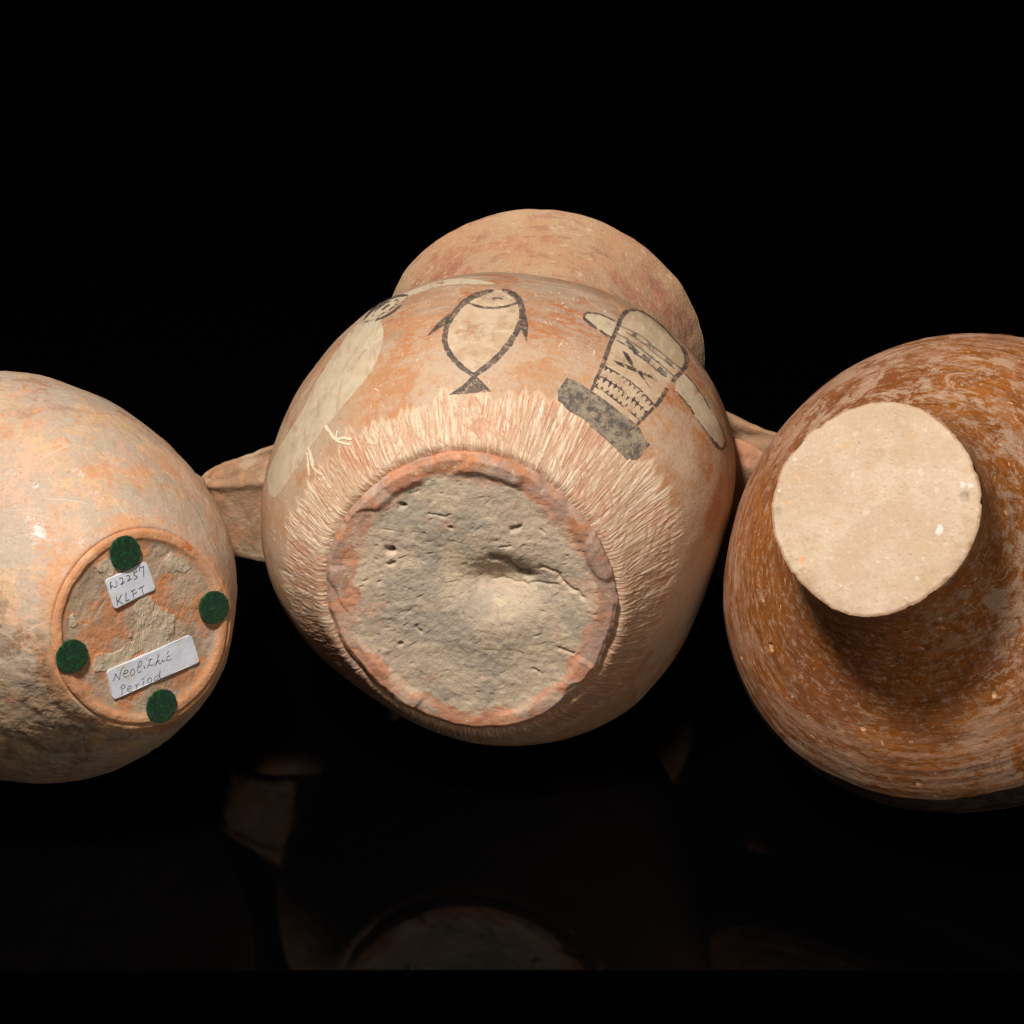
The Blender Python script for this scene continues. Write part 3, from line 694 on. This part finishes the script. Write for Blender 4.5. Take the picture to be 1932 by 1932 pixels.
m_rbase = make_mat('cream_plaster_foot', lin(196, 166, 138), [
    (lin(206, 180, 152), nz(20, .42, .6, 7), .8), (lin(200, 160, 120), nz(55, .55, .68, 8, off=5), .6),
    (lin(160, 122, 84), nz(200, .64, .72, 4, off=2), .6), (lin(226, 204, 182), nz(90, .6, .7, 5, off=12), .6),
    (lin(150, 106, 62), [at('rim', .6, 1., rag=1.0, rscale=60)], .7),
    (lin(176, 146, 112), vn(14, .53, .60, off=33), .6),
    (lin(226, 160, 104), [at('spot', .3, .7, rag=.5, rscale=200)], .8), (lin(228, 218, 204), [at('white', .5, .8, rag=1.6, rscale=160)], .8),
    FINE_DARK(lin(176, 142, 108), .55), FINE_LIGHT(lin(226, 206, 182), .5), (lin(190, 160, 128), vn(30, .5, .58, off=90), .5),
    (lin(150, 134, 112), [at('grey', .3, .8, rag=.8, rscale=120)], .5)],
    rough=.9, spec=.2, bumps=GRAIN+[(nz(140, detail=6, r=.7), .0008)])
T4 = lambda p: ((p[0]/1.246+2000)/1.5528, (p[1]/1.246+900)/1.5528)
def right_base(j):
    nr, nc = 120, 700; r, phi = polar(nr, nc, 1.0); r = r*np.ones((nr, nc)); PH = phi[None]*np.ones((nr, 1))
    rad = j.rb*j.harm(phi, 0*phi)*(1+.006*perlin(np.stack([np.cos(phi)*9, np.sin(phi)*9, phi*0], -1))+.004*perlin(np.stack([np.cos(phi)*30, np.sin(phi)*30, phi*0], -1))-.012*sm(.25, .5, perlin(np.stack([np.cos(phi)*7, np.sin(phi)*7, phi*0+5], -1))))
    Rr = r*rad[None]; x = Rr*np.cos(PH); y = -Rr*np.sin(PH); q = np.stack([x, y, x*0], -1)
    z = sm(.90, 1, r)*.0018*sm(-.1, .5, fbm(q, 35, 3, off=70)) - fbm(q, 30, 4)*.0004 - fbm(q, 240, 2, off=4)*.00012 + sm(.965, 1, r)*.0012
    L = lambda p: j.on_plane(np.array(T4(p)), 0)[:2]
    def blob(p, w): c = L(p); return np.exp(-((x-c[0])**2+(y-c[1])**2)/w**2)
    spot = blob((437, 922), .0035)+blob((372, 715), .002); white = blob((1020, 645), .003)+blob((940, 812), .005)+blob((855, 990), .003)+blob((1050, 655), .003)+blob((580, 1018), .0015)+blob((350, 670), .002)
    grey = blob((1030, 690), .0055)+.7*blob((345, 745), .006)
    z = z - white*.0006 + spot*.0008 + .0015*blob((1030, 695), .004)*(1+fbm(q, 300, 2))
    for k in range(220):
        a = rng.uniform(0, 6.28); rr = j.rb*.96*math.sqrt(rng.uniform()); cx, cy = rr*math.cos(a), rr*math.sin(a)
        w = rng.uniform(.0005, .0013); z = z + rng.uniform(.0003, .0009)*np.exp(-((x-cx)**2+((y-cy)*1.6)**2)/w**2)
    X = np.stack([x, y, z], -1)
    sk = [np.stack([x[-1]*a, y[-1]*a, z[-1]+b], -1) for b, a in ((.0015, 1.002), (.004, .996), (.008, .97))]
    X = np.concatenate([X, np.array(sk)], 0); ext = lambda A: np.concatenate([A, np.repeat(A[-1:], 3, 0)], 0)
    add_grid(j, 'base', X, m_rbase, dict(rim=ext(sm(.93, 1.0, r)), spot=ext(spot), white=ext(white), grey=ext(grey)))
right_base(jr)

# ------------------------------------------------------------------ left jar
jl = Jar('pale_jar', 'pale pinkish clay jar with green felt pads and paper labels on its base',
         [-0.3011, -0.09419, -2.37567], [-0.62255, 0.15499, -0.76708], .082, .1762, .217,
         [-0.007, -0.0119, 0.0128, -0.0322, -0.0011, -0.0056, 0.0055, 0.001],
         [-0.0025, 0.0134, -0.0079, 0.005, 0.0038, -0.0163, -0.0027, 0.0228], 'jar')
m_lbody = make_mat('pale_mottled_clay', lin(196, 166, 138), [
    (lin(212, 170, 126), vn(6, .46, .56, off=3), .8),
    (lin(208, 164, 142), vn(8, .50, .58, off=17), .6),
    (lin(204, 140, 98), vn(13, .51, .57, off=8, r=.78), .75),
    (lin(182, 162, 140), vn(17, .485, .54, off=30, r=.8), .85),
    (lin(160, 104, 80), [vn(24, .53, .58, off=6, r=.82), at('far', .25, .8)], .75),
    (lin(188, 156, 130), [vn(1, .50, .57, ('ring', (5, 5, 90)), off=3)], .5),
    (lin(178, 158, 132), [at('patch', .5, .6, rag=1.1, rscale=60)], .8),
    (lin(224, 216, 206), vn(34, .60, .64, off=51, r=.8), .8),
    (lin(206, 142, 94), [at('nearring', .3, .9, rag=.5, rscale=40)], .75),
    (lin(120, 92, 68), [at('crust', .3, .9), vn(50, .46, .60, off=2)], .65),
    (lin(226, 202, 180), [at('scratch', .3, .7)], .45),
    FINE_DARK(lin(150, 104, 74)), FINE_LIGHT(lin(226, 200, 172)),
    (lin(90, 66, 50), nz(300, .68, .74, 3), .6)],
    rough=.68, spec=.32, bumps=GRAIN+[(nz(60, detail=8, r=.7), .0008)])
T1 = lambda p: ((p[0]/1.38)/1.5528, (p[1]/1.38+1000)/1.5528)
T6 = lambda p: ((p[0]/2.76+100)/1.5528, (p[1]/2.76+1500)/1.5528)
def left_jar(j):
    rb, R, tm = j.rb, j.R, j.tm
    low = [(.010, rb*.90), (.0045, rb*.97)] + [(t, axis_profile(rb, R, tm, t)) for t in np.linspace(.0035, tm, 14)]
    up = [(tm*1.12, R*.985), (tm*1.3, R*.90), (tm*1.46, R*.74), (tm*1.58, R*.58), (tm*1.65, R*.52)]
    tr, s = curve(low+up, .0011); nc = 1100
    X, phi = j.surf(tr, nc); j.tr, j.s, j.G = tr, s, X; j.Gn = grid_normals(X)
    if (j.Gn[len(s)//2, 0] @ (X[len(s)//2, 0]*[1, 1, 0])) < 0: j.Gn = -j.Gn
    S = s[:, None]*np.ones(nc); PH = phi[None]*np.ones((len(s), 1))
    px = j.pix(X)
    crust = sm(-.2, .6, -np.cos(PH-math.radians(60)))*sm(.0, .03, S)*(1-sm(.10, .2, S))
    crust = crust*sm(-.2, .35, fbm(X, 16, 3, off=12)+.25)
    disp = fbm(X, 11, 3)*.0016 + fbm(X, 50, 4, off=3)*.0005 + crust*(fbm(X, 90, 4, .6, off=6)*.0006)
    pts_ = [T1(p) for p in ((275, 800), (365, 790), (405, 750), (500, 500), (400, 430), (440, 420), (60, 270), (170, 940), (520, 600), (590, 640), (230, 1050), (640, 560), (130, 1130))]
    patch = np.zeros(S.shape); dn = (j.Gn*(X-(-j.P)@j.M)).sum(-1) < 0
    for k, p in enumerate(pts_):
        d = np.hypot(px[..., 0]-p[0], (px[..., 1]-p[1])*1.3); patch = np.maximum(patch, np.exp(-(d/(9+6*(k % 3)))**2)*dn)
    sc = np.zeros(S.shape); splat(sc, X, s, 420, (.02, s[-1]-.03), .016, .0004, .8, (1.2, .6), 'max'); splat(sc, X, s, 120, (.02, .14), .04, .00045, .8, (0.9, .5), 'max')
    near = (1-sm(.018, .040, S))*(.5+.6*sm(-.3, .4, fbm(X, 20, 3, off=77)))
    disp += patch*.0005 - sc*.00015
    Y = X + j.Gn*disp[..., None]; j.Y = Y
    far = sm(.09, .2, S)
    add_grid(j, 'body', Y, m_lbody, dict(far=far, patch=patch, nearring=near, crust=crust, scratch=sc), s)
    for nm, pts in (('neck', [(tm*1.645, R*.525), (tm*1.75, R*.49), (tm*1.86, R*.55), (tm*1.9, R*.60)]),
                    ('inner_wall', [(tm*1.9, R*.60), (tm*1.905, R*.57), (tm*1.75, R*.45), (tm*1.6, R*.5), (tm*1.3, R*.85), (tm, R*.95), (tm*.5, R*.8), (tm*.15, R*.45), (tm*.1, R*.05)])):
        t_, s_ = curve(pts, .006); Xn, _ = j.surf(t_, 220); add_grid(j, nm, Xn, m_lbody, None, s_)
left_jar(jl)
m_lbase = make_mat('orange_ring_base_clay', lin(174, 146, 120), [
    (lin(188, 160, 132), vn(22, .45, .54), .8),
    (lin(204, 130, 82), vn(16, .47, .53, off=12, r=.78), .8),
    (lin(146, 122, 102), vn(34, .52, .60, off=4, r=.8), .6),
    (lin(216, 136, 70), vn(13, .57, .61, off=27), .7),
    (lin(192, 172, 144), [at('putty', .42, .52, rag=.6, rscale=80)], .92),
    (lin(206, 142, 98), [at('rim', .40, .75, rag=1.0, rscale=34)], .88),
    (lin(190, 158, 130), [at('rim', .5, .9), vn(22, .53, .58, off=66)], .6),
    (lin(232, 176, 128), [at('rim', .6, 1.), vn(40, .5, .62, off=2)], .5),
    FINE_DARK(lin(120, 84, 60), .4),
    (lin(186, 92, 36), [at('rust', .5, .8, rag=1.8, rscale=260)], .8)],
    rough=.85, spec=.25, bumps=GRAIN+[(nz(120, detail=7, r=.72), .0009)])
def left_base(j):
    nr, nc = 120, 760; r, phi = polar(nr, nc, 1.0); r = r*np.ones((nr, nc)); PH = phi[None]*np.ones((nr, 1))
    rad = j.rb*j.harm(phi, 0*phi)*(1+.004*perlin(np.stack([np.cos(phi)*5, np.sin(phi)*5, phi*0], -1)))
    Rr = r*rad[None]; x = Rr*np.cos(PH); y = -Rr*np.sin(PH); q = np.stack([x, y, x*0], -1)
    w = .93+.010*np.sin(3*PH)+.006*perlin(np.stack([np.cos(PH)*5, np.sin(PH)*5, PH*0], -1))
    ringh = np.exp(-((r-w)/np.where(r > w, .12, .040+.012*np.sin(PH+2)))**2)*(1+.3*fbm(np.stack([x, y, x*0], -1), 45, 4, off=33))
    z = .0022 - ringh*.0022*(1+.25*np.sin(PH*2+1)) + sm(.97, 1.0, r)*.001
    inner = 1-sm(.80, .9, r)
    f = fbm(q, 30, 5, .55)*.0009+fbm(q, 150, 3, .6, off=4)*.0004 - .0006*(1-np.abs(fbm(q, 70, 2, off=8)))
    L = lambda p: tuple(j.on_plane(np.array(T6(p)), .004)[:2])
    putty = 0*x
    for pts, wd in (([(880, 760), (930, 830), (1000, 900), (1060, 900)], .0105), ([(900, 900), (880, 1000), (1000, 1060)], .0125), ([(520, 1220), (640, 1200), (760, 1130), (850, 1060)], .0075),
                    ([(520, 380), (580, 440)], .009), ([(300, 850), (310, 900)], .0035), ([(1100, 400), (1200, 420)], .008)):
        d = polydist(x+.0012*fbm(q, 90, 2), y, [L(p) for p in pts]); putty = np.maximum(putty, np.exp(-(d/wd)**2*1.0))
    ps = sm(.42, .5, putty+.25*fbm(q, 110, 3, off=9))
    sc = 0*x
    for k in range(60):
        c = L((rng.uniform(780, 1150), rng.uniform(820, 1180))) if k < 34 else (rng.uniform(-.07, .07), rng.uniform(-.07, .07)); a = rng.normal(1.3, .5); ln = rng.uniform(.006, .014)
        d = polydist(x, y, [(c[0]-ln*math.cos(a), c[1]-ln*math.sin(a)), (c[0]+ln*math.cos(a), c[1]+ln*math.sin(a))]); sc = np.maximum(sc, np.exp(-(d/.0004)**2))
    z = z - inner*(f*.65 + ps*.0006*(1+.5*fbm(q, 120, 2))) + sc*.0004*inner - (1-inner)*fbm(q, 60, 2)*.0003
    rc = L((1230, 270)); rust = np.exp(-((x-rc[0])/.010)**2-((y-rc[1])/.005)**2)
    X = np.stack([x, y, z], -1)
    sk = [np.stack([x[-1]*a, y[-1]*a, z[-1]+b], -1) for b, a in ((.002, 1.005), (.005, 1.0), (.009, .97))]
    X = np.concatenate([X, np.array(sk)], 0); ext = lambda A: np.concatenate([A, np.repeat(A[-1:], 3, 0)], 0)
    add_grid(j, 'base', X, m_lbase, dict(rim=ext(sm(.80, .94, r)), putty=ext(putty*inner), rust=ext(rust)))
left_base(jl)
handle(jl, 24, .17, .27, .017, .05, .012, name='handle')

# felt pads
m_felt = make_mat('dark_green_felt', lin(4, 46, 16), [(lin(14, 78, 34), nz(260, .45, .65, 5), .8), (lin(44, 104, 60), nz(420, .6, .7, 4, coord=('map', (1, .3, 1), (0, 0, .8)), off=3), .5)],
                  rough=.95, spec=.1, bumps=[(nz(500, detail=4), .0008)], sheen=.25)
def pad(uv, rx, ry, z0, rot):
    c = jl.on_plane(np.array(uv), z0)
    nr, nc = 26, 90; phi = np.arange(nc)/nc*2*np.pi; r = np.linspace(.01, 1, nr)[:, None]
    rad = .0141*(1+.025*np.sin(2*phi+rot)+.012*rng.normal(size=nc)*.8)
    x = r*rad*np.cos(phi); y = r*rad*np.sin(phi); q = np.stack([x+c[0], y+c[1], x*0], -1)
    z = -.0014-fbm(q, 500, 2)*.0003 + sm(.93, 1, r)*.0003
    X = np.stack([x, y, z+0*x], -1)
    X = np.concatenate([X, np.stack([x[-1]*1.01, y[-1]*1.01, z[-1]*0-.0004], -1)[None], np.stack([x[-1], y[-1], z[-1]*0+.0012], -1)[None]], 0)
    o = mesh_obj('felt_pad', X.reshape(-1, 3), grid_faces(nr+2, nc), m_felt, jl.e, True)
    o.location = tuple(c)
    # loose fibres
    V = []; Fs = []
    for k in range(420):
        a = rng.uniform(0, 6.28); rr = .0141*math.sqrt(rng.uniform(.0, 1.04)); p = np.array([rr*math.cos(a), rr*math.sin(a), -.0016])
        b = rng.uniform(0, 6.28); L_ = rng.uniform(.0008, .0022); d = np.array([math.cos(b), math.sin(b), rng.uniform(-.5, .15)])*L_; n = np.array([-math.sin(b), math.cos(b), 0])*.00006
        i = len(V); V += [p-n, p+n, p+d*.6+n+[0, 0, -.0001], p+d*.6-n+[0, 0, -.0001], p+d]; Fs += [(i, i+1, i+2, i+3), (i+3, i+2, i+4)]
    f = mesh_obj('felt_fibres', np.array(V), Fs, m_felt, o, False); f['kind'] = 'stuff'
for uv, r_ in (((236, 1043), 0), ((403.5, 1146), 1), ((135.5, 1238.5), 2), ((304.5, 1332), 3)): pad(uv, 1, 1, -.0004, r_)

# paper labels with handwriting
m_paper = make_mat('white_paper', lin(214, 214, 220), [(lin(196, 194, 196), nz(60, .5, .7, 6), .5), (lin(186, 182, 176), nz(220, .6, .7, 4, off=2), .5), (lin(206, 194, 168), nz(50, .52, .66, 6, off=8), .45)], rough=.7, spec=.3, bumps=[(nz(70, detail=3), .0006)])
m_ink = make_mat('grey_black_ink', lin(44, 42, 54), [(lin(80, 78, 92), nz(300, .4, .7, 3), .6)], rough=.6, spec=.3)
def label_card(corners, tf, z0, strokes, wink):
    c = [np.array(tf(p)) for p in corners]; L3 = lambda uv: jl.on_plane(np.array(uv), z0)
    P = [L3(p) for p in c]; rad = .0034; out = []
    for i in range(4):
        p = P[i]; a = P[i-1]-p; b = P[(i+1) % 4]-p; a /= np.linalg.norm(a); b /= np.linalg.norm(b)
        for t in np.linspace(0, 1, 7):
            out.append(p + a*rad*(1-t)**2 + b*rad*t**2)
    out = np.array(out)[:, :2]
    V, Fc = tri_polys([out*1e4], 12); V = V/1e4
    n = len(out); th = .00035
    curl = lambda x, y: -.0007*(fbm(np.stack([x, y, x*0], -1), 28, 2, off=3))
    top = np.stack([V[:, 0], V[:, 1], z0+curl(V[:, 0], V[:, 1])], -1)
    VV = [tuple(v) for v in top]; FF = list(Fc)
    b0 = len(VV)
    for p in out: VV.append((p[0], p[1], z0+float(curl(p[0:1], p[1:2])[0])))
    for p in out: VV.append((p[0], p[1], z0+.0035))
    for i in range(n): k = (i+1) % n; FF.append((b0+i, b0+k, b0+n+k, b0+n+i))
    o = mesh_obj('paper_label', np.array(VV), FF, m_paper, jl.e, False)
    # ink: thin ribbons lying on the paper
    V2 = []; F2 = []
    for st in strokes:
        S_ = smoothline([L3(tf(p))[:2]*1e4 for p in st], 3)/1e4
        d = np.gradient(S_, axis=0); d /= np.linalg.norm(d, axis=1)[:, None]+1e-12; nn = np.stack([-d[:, 1], d[:, 0]], 1)
        u = np.linspace(0, 1, len(S_)); w = wink*np.interp(u, [0, .2, .8, 1], [1.1, .95, .9, .6])*rng.uniform(.9, 1.15)
        A = S_+nn*w[:, None]; B = S_-nn*w[:, None]; i0 = len(V2)
        for a, b in zip(A, B):
            V2.append((*a, z0+float(curl(a[0:1], a[1:2])[0])-.00012)); V2.append((*b, z0+float(curl(b[0:1], b[1:2])[0])-.00012))
        F2 += [(i0+2*i, i0+2*i+1, i0+2*i+3, i0+2*i+2) for i in range(len(S_)-1)]
    mesh_obj('handwriting', np.array(V2), F2, m_ink, o, False)
TA = lambda p: ((p[0]/11.365+300)/1.5528, (p[1]/11.365+1630)/1.5528)
TB = lambda p: ((p[0]/6.44+300)/1.5528, (p[1]/6.44+1850)/1.5528)
st1 = [[(285, 1085), (262, 980), (265, 880), (300, 850)], [(300, 850), (290, 880)], [(285, 1085), (300, 970), (360, 1010), (430, 1020), (475, 960), (470, 890), (430, 810), (425, 785)],
       [(545, 748), (600, 715), (645, 718), (668, 760), (655, 850), (590, 938)], [(590, 938), (660, 905), (730, 830)],
       [(780, 655), (830, 635), (880, 645), (885, 700), (860, 765), (812, 815)], [(812, 815), (880, 785), (962, 735)],
       [(1035, 500), (1040, 550), (1035, 610)], [(1040, 550), (1100, 515), (1165, 490)], [(1035, 610), (1090, 645), (1155, 670), (1120, 730), (1025, 770)],
       [(1230, 495), (1232, 390), (1300, 365), (1372, 325)], [(1368, 325), (1370, 500), (1376, 695)],
       [(455, 1350), (475, 1490), (497, 1630)], [(625, 1265), (560, 1400), (490, 1490)], [(485, 1480), (570, 1510), (640, 1560), (680, 1560)],
       [(765, 1205), (775, 1350), (770, 1490)], [(765, 1490), (830, 1460), (895, 1435)],
       [(950, 1170), (1020, 1125), (1085, 1085)], [(1000, 1140), (1010, 1270), (1045, 1400)], [(1010, 1275), (1075, 1230), (1145, 1175)],
       [(1200, 1085), (1290, 1030), (1390, 965)], [(1310, 1010), (1330, 1150), (1372, 1280)]]
label_card([(105, 800), (1450, 150), (1790, 1090), (395, 1760)], TA, .0007, st1, .00034)
st2 = [[(200, 935), (235, 850), (240, 790)], [(240, 790), (280, 850), (320, 910)], [(320, 910), (335, 800), (360, 710), (410, 660)],
       [(405, 790), (450, 790), (485, 745), (440, 730), (405, 780), (400, 840), (440, 860), (505, 825)],
       [(575, 700), (535, 750), (535, 815), (580, 820), (608, 760), (590, 705), (575, 700)],
       [(670, 680), (720, 640), (735, 570), (700, 560), (672, 640), (665, 730), (690, 775), (740, 740)],
       [(770, 650), (790, 655), (785, 700), (800, 680)], [(820, 515), (845, 510)],
       [(905, 510), (880, 600), (840, 695)], [(855, 545), (940, 515)], [(870, 620), (930, 640), (980, 600)],
       [(1065, 430), (1030, 540), (990, 655)], [(995, 640), (1040, 560), (1065, 545), (1060, 590), (1085, 610), (1120, 560), (1135, 530)],
       [(1135, 530), (1140, 565), (1165, 555), (1185, 535)], [(1245, 365), (1215, 430)], [(1270, 455), (1215, 490), (1215, 540), (1260, 540), (1315, 510)],
       [(350, 1040), (370, 1110), (368, 1205)], [(345, 1060), (380, 1010), (425, 1015), (410, 1060), (370, 1085)],
       [(480, 1095), (525, 1075), (545, 1030), (505, 1030), (475, 1080), (485, 1130), (530, 1135), (565, 1105)],
       [(625, 1005), (645, 1040), (640, 1090)], [(640, 1040), (665, 1005), (700, 985)],
       [(785, 935), (775, 985), (765, 1035)], [(745, 905), (790, 885)],
       [(900, 870), (860, 915), (870, 970), (915, 960), (932, 900), (905, 868)],
       [(1060, 830), (1000, 850), (975, 915), (1010, 915), (1070, 850), (1085, 735)], [(1085, 735), (1075, 830), (1100, 890), (1155, 870)]]
label_card([(88, 745), (1680, 60), (1840, 575), (205, 1290)], TB, .0006, st2, .00028)
